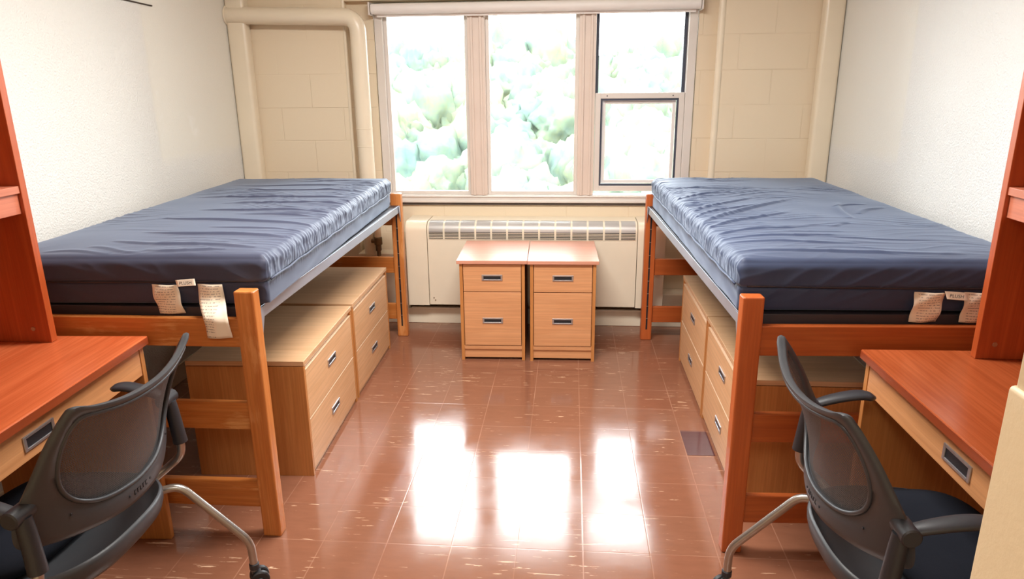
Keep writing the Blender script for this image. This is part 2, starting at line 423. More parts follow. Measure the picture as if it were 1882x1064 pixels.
# ------------------------------------------------------------------ window
WY = 4.70
win = bpy.data.objects.new('window_1', None); COL.objects.link(win); win.location = (0, WY, 0); struct(win)
def fr(name, boxes, mat, bev=.003): return obj(name, B(*boxes, bev=bev), mat, win)
FX0, FX1, FZ0, FZ1 = -1.228, .755, .797, 2.025
fr('window_frame', [(FX0, FX0+.05, -.03, .06, FZ0+.04, FZ1), (FX1-.05, FX1, -.03, .06, FZ0+.04, FZ1), (FX0, FX1, -.03, .06, FZ1-.04, FZ1), (FX0, FX1, -.03, .06, FZ0, FZ0+.045)], M['alu'])
fr('window_sill', [(FX0-.005, FX1+.005, -.05, -.028, FZ0-.004, FZ0+.012), (FX0, FX1, -.038, -.028, FZ0+.03, FZ0+.04)], M['alu'])
fr('mullion', [(-.647, -.537, -.035, .05, FZ0+.045, FZ1-.04)], M['alu_warm'], .004)
fr('mullion', [(-.628, -.612, -.045, -.034, FZ0+.045, FZ1-.04), (-.572, -.556, -.045, -.034, FZ0+.045, FZ1-.04)], M['alu_warm'], .003)
fr('mullion', [(.045, .150, -.035, .05, FZ0+.045, FZ1-.04)], M['alu_warm'], .004)
fr('mullion', [(.064, .080, -.045, -.034, FZ0+.045, FZ1-.04), (.115, .131, -.045, -.034, FZ0+.045, FZ1-.04)], M['alu_warm'], .003)
def sash(x0, x1, z0, z1, w, mat, y=.0, d=.025, nm='sash'):
    return fr(nm, [(x0, x0+w, y, y+d, z0, z1), (x1-w, x1, y, y+d, z0, z1), (x0+w, x1-w, y, y+d, z0, z0+w), (x0+w, x1-w, y, y+d, z1-w, z1)], mat, .002)
sash(FX0+.05, -.647, FZ0+.045, FZ1-.04, .022, M['alu'])
sash(-.537, .045, FZ0+.045, FZ1-.04, .022, M['alu'])
sash(.150, FX1-.05, 1.455, FZ1-.04, .02, M['gasket'], .02)
s2 = sash(.152, FX1-.052, .868, 1.48, .034, M['alu'], -.02, .03, 'lower_sash')
sash(.186, FX1-.086, .902, 1.446, .012, M['gasket'], -.016, .02, 'gasket')
sash(.198, FX1-.098, .914, 1.434, .022, M['blind'], .012, .012, 'screen_frame')
for x0, x1, z0, z1 in ((FX0+.06, -.655, .85, 1.98), (-.53, .04, .85, 1.98), (.155, FX1-.055, 1.46, 1.98), (.19, FX1-.09, .905, 1.44)):
    o = obj('pane', B((x0, x1, .03, .034, z0, z1)), M['glass'], win)
bm = bmesh.new(); cyl(bm, (.225, -.0215, 1.462), 'y', .004, .004, 12); cyl(bm, (.632, -.0215, 1.462), 'y', .004, .004, 12)
obj('sash_screw', bm, M['ink'], win)
fr('sill_gap', [(FX0+.02, FX1-.02, -.034, -.012, FZ0-.022, FZ0-.004)], M['dark_caulk'], 0)

# roller shade
rs = thing('roller_shade', 'white roller shade rolled up across the top of the window', 'window shade', (0, 4.615, 1.985))
bm = bmesh.new(); cyl(bm, (-.235, 0, 0), 'x', .031, 1.985, 32)
obj('shade_roll', bm, M['blind'], rs, True, 40)
obj('bracket', B((-1.240, -1.231, -.03, .062, -.035, .04), bev=.002), M['alu'], rs)
obj('bracket', B((.761, .770, -.03, .062, -.035, .04), bev=.002), M['alu'], rs)
bm = bmesh.new(); box(bm, -1.2, .735, .018, .028, -.045, -.02, bev=.003); obj('hem_bar', bm, M['blind'], rs)

# ------------------------------------------------------------------ heater
ht = thing('radiator_cover', 'long cream metal radiator cover with a slotted top grille under the window', 'radiator', (0, 0, 0))
HY, HX0, HX1, HZ = 4.44, -1.045, .60, .70
def profile_ext(bm, prof, x0, x1):
    a = [bm.verts.new((x0, y, z)) for y, z in prof]; b = [bm.verts.new((x1, y, z)) for y, z in prof]; n = len(prof)
    for i in range(n): bm.faces.new((a[i], a[(i+1) % n], b[(i+1) % n], b[i]))
    bm.faces.new(a[::-1]); bm.faces.new(b)
def hprof(y0, z1, z0, R=.06, yb=YB-.002):
    p = [(yb, z0), (y0, z0)]
    for i in range(9):
        a = pi/2*i/8; p.append((y0+R-R*cos(a), z1-R+R*sin(a)))
    p.append((yb, z1)); return p
bm = bmesh.new()
profile_ext(bm, hprof(HY, HZ, .155), -.905, .425); obj('front_panel', bm, M['cream_metal'], ht, True, 30)
bm = bmesh.new(); profile_ext(bm, hprof(HY-.004, HZ+.003, .150), HX0, -.909); obj('end_cap', bm, M['cream_metal'], ht, True, 30)
bm = bmesh.new(); profile_ext(bm, hprof(HY-.004, HZ+.003, .150), .429, HX1); obj('end_cap', bm, M['cream_metal'], ht, True, 30)
obj('toe_panel', B((HX0-.35, HX1+.30, 4.516, 4.53, .001, .104), (HX0, HX1, 4.505, 4.53, .098, .112), bev=.002), M['cream_metal'], ht)
n = 13; gw = (.42+.90)/n
for i in range(n):
    x0 = -.900+i*gw+.006; x1 = x0+gw-.012
    bm = bmesh.new()
    # dark louvre bank on the vertical face, pale plate wrapping the rounded shoulder
    box(bm, x0, x1, HY-.0015, HY+.01, .592, .640, mi=1)
    for j in range(5): box(bm, x0, x1, HY-.004, HY, .593+j*.0095, .5962+j*.0095, mi=0)
    g = bmesh.new()
    obj('grille', bm, [M['cream_metal'], M['cream_dark']], ht)
    p = []; R = .06; e = .0016
    for k in range(9):
        a = pi/2*k/8; p.append((HY+R-(R+e)*cos(a), HZ-R+(R+e)*sin(a)))
    p += [(HY+R+.02, HZ+e), (HY+R+.02, HZ-.001)]
    for k in range(8, -1, -1):
        a = pi/2*k/8; p.append((HY+R-(R-.001)*cos(a), HZ-R+(R-.001)*sin(a)))
    g.free(); g = bmesh.new(); profile_ext(g, p, x0, x1)
    obj('grille_plate', g, M['grille'], ht, True, 30)
bm = bmesh.new()
for x, z in ((-.868, .185), (-.878, .20)): cyl(bm, (x, HY-.001, z), 'y', .004, .004, 12)
obj('screw', bm, M['brass'], ht)
pe = thing('pipe_cover', 'low cream box covering pipes left of the radiator behind the left bed', 'pipe cover', (0, 0, 0))
obj('cover_panel', B((-1.395, -1.06, 4.54, YB-.002, .001, .47), bev=.006), M['cream_metal'], pe)
pe = thing('pipe_cover', 'low cream box covering pipes right of the radiator behind the right bed', 'pipe cover', (0, 0, 0))
obj('cover_panel', B((.612, .875, 4.54, YB-.002, .001, .215), bev=.006), M['cream_metal'], pe)

# heating pipe
hp = thing('heating_pipe', 'thick cream painted pipe from the left wall bending down beside the window', 'pipe', (0, 4.535, 0))
bm = bmesh.new(); R_ = .05
path = round_poly([(XL+.12, 0, 1.955), (-1.295, 0, 1.935), (-1.295, 0, .475)], .09, 10)
path = [Vector((XL+.002, 0, 1.957))]+path[1:]
sweep(bm, path, R_, 28); obj('pipe_run', bm, M['pipe_paint'], hp, True, 50)
for z in (1.28, 1.17):
    bm = bmesh.new(); cyl(bm, (-1.295, 0, z), 'z', R_+.0015, .006, 28); obj('joint_band', bm, M['pipe_paint'], hp, True, 40)
bm = bmesh.new(); cyl(bm, (XL+.006, 0, 1.957), 'x', .058, .010, 28); obj('wall_collar', bm, M['pipe_paint'], hp, True, 40)
vl = thing('radiator_valve', 'tarnished brass radiator valve seen below the left mattress', 'valve', (-1.235, 4.47, .471))
bm = bmesh.new(); cyl(bm, (0, 0, .02), 'z', .013, .04); cyl(bm, (0, 0, .06), 'z', .02, .05, 6); cyl(bm, (0, 0, .10), 'z', .026, .05); obj('valve_body', bm, M['brass'], vl, True, 30)
bm = bmesh.new(); cyl(bm, (-.02, 0, .10), 'x', .014, .05); obj('side_nut', bm, M['brass'], vl, True, 30)
bm = bmesh.new(); cyl(bm, (0, 0, .165), 'z', .022, .08); obj('painted_stem', bm, M['pipe_paint'], vl, True, 30)
bm = bmesh.new(); sweep(bm, [(XL+.001, 3.30, 1.955), (XL+.003, 3.45, 1.940), (XL+.003, 3.71, 1.934)], .0035, 8)
tag(obj('wall_hairline', bm, M['hairline'], None, True), 'short thin dark wire along the top of the left wall', 'hairline')  # dark line on the wall, built as a thin raised tube

# ------------------------------------------------------------------ handles and case furniture
def handle(parent, c, along='y', normal=1, axis_n='x', w=.117, h=.034):
    """recessed cup pull: silver rim and black recess, lying on the plane through c"""
    bm = bmesh.new(); t = .010
    def bx(a0, a1, z0, z1, n0, n1, mi):
        n0, n1 = sorted((n0*normal, n1*normal))
        if axis_n == 'x': box(bm, c[0]+n0, c[0]+n1, c[1]+a0, c[1]+a1, c[2]+z0, c[2]+z1, bev=.0012, mi=mi)
        else: box(bm, c[0]+a0, c[0]+a1, c[1]+n0, c[1]+n1, c[2]+z0, c[2]+z1, bev=.0012, mi=mi)
    bx(-w/2, -w/2+t, -h/2, h/2, -.001, .004, 0); bx(w/2-t, w/2, -h/2, h/2, -.001, .004, 0)
    bx(-w/2+t, w/2-t, h/2-.008, h/2, -.001, .004, 0); bx(-w/2+t, w/2-t, -h/2, -h/2+.008, -.001, .004, 0)
    bx(-w/2+t*.8, w/2-t*.8, -h/2+.006, h/2-.006, -.001, .0012, 1)
    return obj('handle', bm, [M['silver'], M['black_in']], parent)
CW, CH, CD = .7327, .5067, .4741
def chest(loc, rz, label):
    t = thing('chest_of_drawers', label, 'chest', loc, rz, 'two-drawer chests under the beds')
    hw = CW/2
    obj('side_panel', B((-CD, 0, -hw, -hw+.018, 0, .484), bev=.001), M['chest_side'], t)
    obj('side_panel', B((-CD, 0, hw-.018, hw, 0, .484), bev=.001), M['chest_side'], t)
    obj('top', B((-CD, .002, -hw, hw, .487, CH), bev=.0015), M['chest_top'], t)
    obj('top_rail', B((-CD+.01, -.012, -hw+.018, hw-.018, .466, .487)), M['edge_pale'], t)
    obj('kick_rail', B((-CD+.01, -.01, -hw+.018, hw-.018, .002, .022)), M['edge_pale'], t)
    obj('back_panel', B((-CD+.002, -CD+.01, -hw+.018, hw-.018, .02, .487)), M['chest_side'], t)
    for z0, z1, hz in ((.252, .464, .372), (.024, .247, .143)):
        d = obj('drawer', B((-.020, -.001, -hw+.021, hw-.021, z0, z1), bev=.0012), M['chest_front'], t)
        obj('drawer_edge', B((-.018, -.0002, -hw+.021, hw-.021, z1-.0022, z1+.0003)), M['edge_pale'], d)
        handle(d, (-.001, .0, hz))
    return t
def place_chest(ox, oy, a, flip, label):
    cx = ox-sin(a)*CW/2; cy = oy+cos(a)*CW/2
    return chest((cx, cy, 0), a+(pi if flip else 0), label)
place_chest(-1.0354, 2.5425, .0389, False, 'light wood two-drawer chest under the left bed, nearer the camera')
place_chest(-1.0664, 3.3038, .0187, False, 'light wood two-drawer chest under the left bed, nearer the window')
place_chest(.6429, 3.1985, .0011, True, 'light wood two-drawer chest under the right bed, nearer the window')
place_chest(.6440, 2.4585, .0, True, 'light wood two-drawer chest under the right bed, behind the near post')

def nightstand(loc, rz, label):
    t = thing('nightstand', label, 'nightstand', loc, rz, 'nightstands side by side under the window')
    a, b, D = .3684/2, .3971/2, .515
    obj('side_panel', B((-a, -a+.018, 0, D-.01, 0, .578), bev=.001), M['chest_side'], t)
    obj('side_panel', B((a-.018, a, 0, D-.01, 0, .578), bev=.001), M['chest_side'], t)
    obj('back_panel', B((-a+.018, a-.018, D-.02, D-.012, .03, .578)), M['chest_side'], t)
    obj('top', B((-b, b, -.012, D, .5785, .5991), bev=.002), M['night_top'], t)
    obj('plinth', B((-a+.018, a-.018, .012, .03, .015, .068), (-a+.018, a-.018, .004, .03, .068, .088)), M['night_front'], t)
    for z0, z1, hz in ((.415, .574, .497), (.092, .411, .243)):
        d = obj('drawer', B((-a+.021, a-.021, .003, .022, z0, z1), bev=.0015), M['night_front'], t)
        handle(d, (0, .003, hz), normal=-1, axis_n='y')
    return t
nightstand((-.4293, 3.8638, 0), .028, 'left of the two wooden nightstands under the window, two drawers')
nightstand((-.0310, 3.8670, 0), .022, 'right of the two wooden nightstands under the window, two drawers')

def desk(loc, rz, side, label, topmat):
    """local: front edge at x=0 facing +x, far end at +y"""
    t = thing('desk', label, 'desk', loc, rz)
    L, D = 1.07, .60
    obj('desktop', B((-D, 0, -L/2, L/2, .732, .76), bev=.003), [topmat], t)
    obj('desktop_edge', B((-.001, .0015, -L/2+.003, L/2-.003, .734, .757)), M['desk_edge'], t)
    for s in (-1, 1):
        y0 = s*(L/2-.028); y1 = s*(L/2-.006)
        obj('side_panel', B((-D+.01, -.018, min(y0, y1), max(y0, y1), 0, .732), bev=.0015), M['desk_side'], t)
    obj('back_panel', B((-D+.04, -D+.058, -L/2+.028, L/2-.028, .30, .732)), M['desk_side'], t)
    d = obj('drawer', B((-.040, -.020, -L/2+.030, L/2-.030, .632, .724), bev=.0015), M['desk_front'], t)
    obj('drawer_box', B((-.5, -.041, -L/2+.034, L/2-.034, .64, .72)), M['desk_side'], d)
    handle(d, (-.020, 0, .678), w=.120, h=.042)
    return t
desk((-1.355, 1.585, 0), .050, 0, 'orange wood desk on the left with the mesh chair pulled up to it', M['desk_top'])
desk((.902, 1.585, 0), pi+.018, 0, 'darker reddish-brown wood desk on the right', M['desk_top_r'])

def hutch(loc, rz, label):
    """local: front edge x=0, far end y=0, extends to -y and -x"""
    t = thing('desk_hutch', label, 'desk hutch', loc, rz)
    D, L, H = .30, 1.0, 1.15
    obj('side_panel', B((-D, 0, -.026, 0, 0, H), bev=.0015), M['hutch'], t)
    obj('side_panel', B((-D, 0, -L, -L+.026, 0, H), bev=.0015), M['hutch'], t)
    obj('back_panel', B((-D, -D+.008, -L+.026, -.026, .0, H)), M['hutch'], t)
    obj('shelf', B((-D+.008, -.004, -L+.026, -.026, .480, .502), bev=.0015), M['hutch_shelf'], t)
    obj('shelf_apron', B((-.030, -.012, -L+.026, -.026, .418, .480), bev=.0015), M['hutch_shelf'], t)
    obj('top', B((-D, 0, -L, 0, H, H+.022), bev=.0015), M['hutch'], t)
    bm = bmesh.new(); cyl(bm, (-.055, -.0265, .045), 'y', .007, .002, 16)
    obj('screw', bm, M['chrome'], t)
    return t
hutch((-1.655, 2.066, .7605), .0, 'orange wood hutch standing on the left desk')
# mirrored layout for the right desk
def hutch_r(loc, rz, label):
    t = thing('desk_hutch', label, 'desk hutch', loc, rz)
    D, L, H = .30, 1.0, 1.15
    obj('side_panel', B((0, D, -.026, 0, 0, H), bev=.0015), M['hutch'], t)
    obj('side_panel', B((0, D, -L, -L+.026, 0, H), bev=.0015), M['hutch'], t)
    obj('back_panel', B((D-.008, D, -L+.026, -.026, .0, H)), M['hutch'], t)
    obj('shelf', B((.004, D-.008, -L+.026, -.026, .480, .502), bev=.0015), M['hutch_shelf'], t)
    obj('shelf_apron', B((.012, .030, -L+.026, -.026, .418, .480), bev=.0015), M['hutch_shelf'], t)
    obj('top', B((0, D, -L, 0, H, H+.022), bev=.0015), M['hutch'], t)
    bm = bmesh.new(); cyl(bm, (.048, -.0265, .045), 'y', .007, .002, 16)
    obj('screw', bm, M['chrome'], t)
    return t
hutch_r((1.190, 2.082, .7605), .0, 'brown wood hutch standing on the right desk')

# ------------------------------------------------------------------ beds
BW, BD, BH, BL = .0657, .050, .912, 2.112+.05
def bed(loc, rz, s, label, my, mz):
    """local origin: inner corner of the near inner post; the bed extends to s*x and +y"""
    t = thing('bed_frame', label, 'bed', loc, rz)
    width = .965
    def bx(x0, x1, *r):
        return tuple(sorted((s*x0, s*x1)))+r
    for i, (x0, y0) in enumerate(((0, 0), (width-BW, 0), (0, BL-BD), (width-BW, BL-BD))):
        p = obj('post', B(bx(x0, x0+BW, y0, y0+BD, 0, BH), bev=.005), mz, t)
        yf = y0+BD+.0004 if y0 == 0 else y0-.0004
        xm = x0+BW*.5
        ya, yb = sorted((yf, yf+(.0006 if y0 == 0 else -.0006)))
        obj('slot', B(bx(xm-.005, xm+.005, ya, yb, .07, .80)), M['black_in'], p)
        if i == 2:
            for k in range(8): obj('slot_pin', B(bx(xm-.006, xm+.006, ya-.001, yb+.001, .14+k*.08, .144+k*.08)), M['chrome'], p)
    for y0 in (.012, BL-.012-.026):
        for z0, z1 in ((.716, .816), (.414, .515), (.111, .214)):
            obj('cross_rail', B(bx(BW, width-BW, y0, y0+.026, z0, z1), bev=.004), my, t)
    # steel side rails, deck
    for x0 in (.010, width-.014):
        obj('side_rail', B(bx(x0, x0+.004, BD+.004, BL-BD-.004, .800, .842), bx(x0+(.004 if x0 < .1 else -.03), x0+(.034 if x0 < .1 else 0), BD+.004, BL-BD-.004, .800, .803), bev=.001), M['steel'], t)
    obj('deck', B(bx(.018, width-.018, BD+.004, BL-BD-.004, .806, .842), bev=.003), M['frame_black'], t)
    for y0 in (BD+.001, BL-BD-.001):
        bm = bmesh.new(); d = 1 if y0 < 1 else -1
        vs = [(s*.008, y0, .84), (s*.008, y0+d*.045, .84), (s*.008, y0, .74)]
        a = [bm.verts.new(v) for v in vs]; b = [bm.verts.new((v[0]-s*.003, v[1], v[2])) for v in vs]
        bm.faces.new(a); bm.faces.new(b[::-1])
        for i in range(3): bm.faces.new((a[i], a[(i+1) % 3], b[(i+1) % 3], b[i]))
        obj('corner_bracket', bm, M['steel'], t)
    return t
bed((-1.0111, 2.1307, 0), .0033, -1, 'worn honey-coloured wooden bed frame along the left wall', M['bed_y'], M['bed_z'])
bed((.5347, 2.1427, 0), .0387, 1, 'reddish-orange wooden bed frame along the right wall', M['bedr_y'], M['bedr_z'])

def ridge(v, p=2.): return (1-abs(v))**p
def mattress(loc, rz, s, w, L, label, mat, folds, seed, tags):
    """local: inner near bottom corner at origin, extends s*x, +y; folds = list of (x0,y0,x1,y1,width,amp) in inner-based coords"""
    t = thing('mattress', label, 'mattress', loc, rz)
    H = .168; Rr = .026
    nx, ny, nz = 150, 400, 30
    bm = bmesh.new()
    so = Vector((seed*7.3, seed*3.1, 0))
    def top_h(x, y):
        # x from inner edge, y from near end
        e = min(x, w-x, y, L-y)
        crown = .012*(1-exp(-e/.05))
        de = exp(-x/.20)
        n1 = noise.noise(Vector((x*1.9, y*17+.8*noise.noise(Vector((x*3, y*3, 5)))*3, 0))+so)
        n2 = noise.noise(Vector((x*2.6+y*1.5, y*26, 3))+so)
        n3 = noise.noise(Vector((x*2.5, y*2.5, 9))+so)
        msk = max(0., min(1., .25+1.6*n3+.9*de))
        farb = .4+.6*min(1, y/(L*.6))
        h = (.0045*ridge(n1*1.6 if abs(n1) < .62 else 1, 5)+.004*ridge(min(1, abs(n2*1.8)), 4)*(.35+de))*msk*farb
        h += .003*noise.noise(Vector((x*5, y*5, 1))+so)
        for fx0, fy0, fx1, fy1, fw, fa in folds:
            dx, dy = fx1-fx0, fy1-fy0; l2 = dx*dx+dy*dy
            q = ((x-fx0)*dx+(y-fy0)*dy)/l2
            if -.05 < q < 1.05:
                qq = max(0, min(1, q)); bow = .012*sin(qq*pi*1.5+fx0*9)
                px, py = fx0+dx*qq-dy/sqrt(l2)*bow, fy0+dy*qq+dx/sqrt(l2)*bow
                sd = ((x-px)*dy-(y-py)*dx)/sqrt(l2)
                env = sin(pi*min(1, max(0, qq*.92+.08)))**.6
                if sd < 0: h += .42*fa*env*exp(-(sd/(fw*1.6))**2)
                else: h += .42*fa*env*(exp(-(sd/(fw*.62))**2)-.22*exp(-((sd-fw*1.2)/(fw*.8))**2))
        return crown+h*min(1, e/.02+.25)
    def side_out(y, z, edge):
        zz = z/H
        n1 = noise.noise(Vector((y*17+zz*1.5, zz*1.4, 20+edge))+so); n2 = noise.noise(Vector((y*38, zz*2.2, 30+edge))+so)
        up = max(0, (zz-.35)/.65)
        o = .007*n1*up+.006*ridge(min(1, abs(n2*1.7)), 3)*up**.7+.004*noise.noise(Vector((y*6, zz*5, 7+edge))+so)
        o -= .006*exp(-((zz-.52)/.03)**2)
        return o
    def end_out(x, z, edge):
        zz = z/H
        n1 = noise.noise(Vector((x*9-zz*3.0, zz*1.0, 40+edge))+so)
        o = .0055*ridge(min(1, abs(n1*1.6)), 3)*sin(pi*min(1, max(0, (zz-.05)/.9)))+.006*sin(pi*zz)
        o -= .005*exp(-((zz-.50)/.03)**2)
        return o
    # superellipse-ish box: param faces on a rounded box
    def P(x, y, z):
        # x,y,z raw on box surface; round edges
        cx = min(max(x, Rr), w-Rr); cy = min(max(y, Rr), L-Rr); cz = min(max(z, Rr*.7), H-Rr)
        d = Vector((x-cx, y-cy, z-cz))
        if d.length > 1e-9:
            m = max(abs(d.x), abs(d.y), abs(d.z)); dn = d.normalized()
            rr = Rr if z > H/2 else Rr*.7
            q = Vector((cx, cy, cz))+dn*rr*(m/rr if m < rr else 1)
        else: q = Vector((x, y, z))
        ft = max(0, min(1, (z-(H-Rr))/Rr)) if Rr else 1
        out = Vector((0, 0, 0))
        out.z += top_h(x, y)*ft
        fx0 = max(0, 1-x/Rr)*(1-.5*ft); fx1 = max(0, 1-(w-x)/Rr)*(1-.5*ft)
        fy0 = max(0, 1-y/Rr)*(1-.5*ft); fy1 = max(0, 1-(L-y)/Rr)*(1-.5*ft)
        out.x -= side_out(y, z, 0)*fx0; out.x += side_out(y, z, 1)*fx1*.2
        out.y -= end_out(x, z, 0)*fy0; out.y += end_out(x, z, 1)*fy1*.3
        q += out
        q.z = max(q.z, 0)
        return Vector((s*q.x, q.y, q.z))
    cache = {}
    def V(i, j, k):
        key = (i, j, k)
        if key not in cache:
            cache[key] = bm.verts.new(P(w*i/nx, L*j/ny, H*k/nz))
        return cache[key]
    for i in range(nx):
        for j in range(ny):
            bm.faces.new((V(i, j, nz), V(i+1, j, nz), V(i+1, j+1, nz), V(i, j+1, nz)))
    for i in range(nx):
        for k in range(nz):
            bm.faces.new((V(i, 0, k), V(i+1, 0, k), V(i+1, 0, k+1), V(i, 0, k+1)))
            bm.faces.new((V(i, ny, k), V(i+1, ny, k), V(i+1, ny, k+1), V(i, ny, k+1)))
    for j in range(ny):
        for k in range(nz):
            bm.faces.new((V(0, j, k), V(0, j+1, k), V(0, j+1, k+1), V(0, j, k+1)))
            bm.faces.new((V(nx, j, k), V(nx, j+1, k), V(nx, j+1, k+1), V(nx, j, k+1)))
    ring = [V(i, 0, 0) for i in range(nx+1)]+[V(nx, j, 0) for j in range(1, ny+1)]+[V(i, ny, 0) for i in range(nx-1, -1, -1)]+[V(0, j, 0) for j in range(ny-1, 0, -1)]
    bm.faces.new(ring)
    obj('cover', bm, mat, t, True, 70)
    # zip seam
    bm = bmesh.new()
    zs = .088
    pts = [Vector((s*(w-.03), -.0025, zs-.004))]+[Vector((s*(w-.03-(w-.06)*q/20), -.0030-.001*sin(q), zs-.004+.006*(q/20)**3)) for q in range(1, 21)]
    sweep(bm, pts, .0035, 8); obj('zip', bm, M['zip'], t, True)
    bm = bmesh.new(); pts = [Vector((-s*.001*sin(q*1.3), .03+(L-.06)*q/60, zs+.002*sin(q*.9))) for q in range(61)]
    sweep(bm, pts, .0035, 8); obj('seam', bm, mat, t, True)
    for tx, z1, z0, tw, kind, lean in tags:
        bm = bmesh.new(); nn, mm = 8, 16; g = []
        for i in range(nn+1):
            row = []
            for j in range(mm+1):
                a = i/nn-.5; b = j/mm
                x = a*tw*(1-.05*b)+lean*b; z = (z0-z1)*b
                y = -.004-.010*sin(pi*min(1, b*1.0))*.6-.004*sin(b*9+a*4)-.003*cos(a*6)
                if z0 < -.06:
                    dr = max(0, min(1, (.035-(z1+z))/.055)); y -= .064*dr; x += .034*dr
                if kind: y = -.004-.006*b
                row.append(bm.verts.new((x, y, z)))
            g.append(row)
        for i in range(nn):
            for j in range(mm): bm.faces.new((g[i][j], g[i+1][j], g[i+1][j+1], g[i][j+1]))
        o = obj('care_tag' if kind == 0 else 'brand_tag', bm, M['tag'] if kind == 0 else M['tag_plain'], t, True)
        o.location = (s*tx, -.008, z1)
        sm = o.modifiers.new('thick', 'SOLIDIFY'); sm.thickness = .0006
        if kind:
            o.rotation_euler = (radians(-8), radians(4*s), 0)
            text_mesh('tag_text', 'PLUSH', .015, M['ink'], o, Matrix.Translation((.0+lean*.5, -.0095, (z0-z1)*.55)) @ Matrix.Rotation(radians(90), 4, 'X'))
    return t
# folds in (x from inner edge, y from near end)
fl = [(.10, .10, .62, .20, .012, .016), (.06, .28, .60, .36, .011, .017), (.02, .52, .70, .66, .010, .018), (.18, .06, .44, .07, .010, .012), (.45, .05, .66, .10, .010, .010),
      (.05, .80, .62, .86, .010, .016), (.0, 1.02, .60, 1.04, .009, .014), (.05, 1.2, .8, 1.22, .010, .016), (.0, 1.42, .7, 1.46, .009, .012), (.1, 1.62, .8, 1.63, .010, .012), (.05, 1.8, .5, 1.8, .01, .010),
      (.55, .04, .78, .05, .010, .010), (.03, .40, .40, .47, .008, .010), (.02, .68, .42, .76, .008, .010)]
frr = [(.02, .62, .52, 1.18, .012, .020), (.01, .50, .40, .82, .010, .016), (.02, .38, .38, .52, .009, .013), (.04, .10, .72, .08, .012, .014), (.02, .24, .45, .22, .010, .010),
       (.03, .86, .36, 1.22, .010, .014), (.02, 1.2, .30, 1.38, .010, .012), (.0, 1.5, .35, 1.54, .009, .010), (.60, .70, .70, 1.08, .014, .014), (.68, .78, .84, .95, .011, .014), (.64, .95, .80, 1.02, .010, .012),
       (.3, .33, .78, .24, .009, .008), (.02, .3, .5, .36, .008, .010), (.0, .74, .34, 1.04, .008, .012), (.46, .52, .56, .56, .012, .008)]
mattress((-.985, 2.196, .8425), .036, -1, .925, 1.985, 'dark navy vinyl mattress on the left bed, care tags hanging over the rail', M['matt'], fl, 1.0,
         [(.192, .080, -.085, .086, 0, .008), (.345, .078, -.022, .090, 0, .014), (.272, .096, .074, .066, 1, .006)])
mattress((.527, 2.205, .8425), .028, 1, .925, 1.985, 'blue-navy vinyl mattress on the right bed', M['matt_r'], frr, 2.0,
         [(.585, .074, -.022, .090, 0, -.010), (.735, .074, -.022, .090, 0, -.008), (.660, .076, .052, .066, 1, .006)])

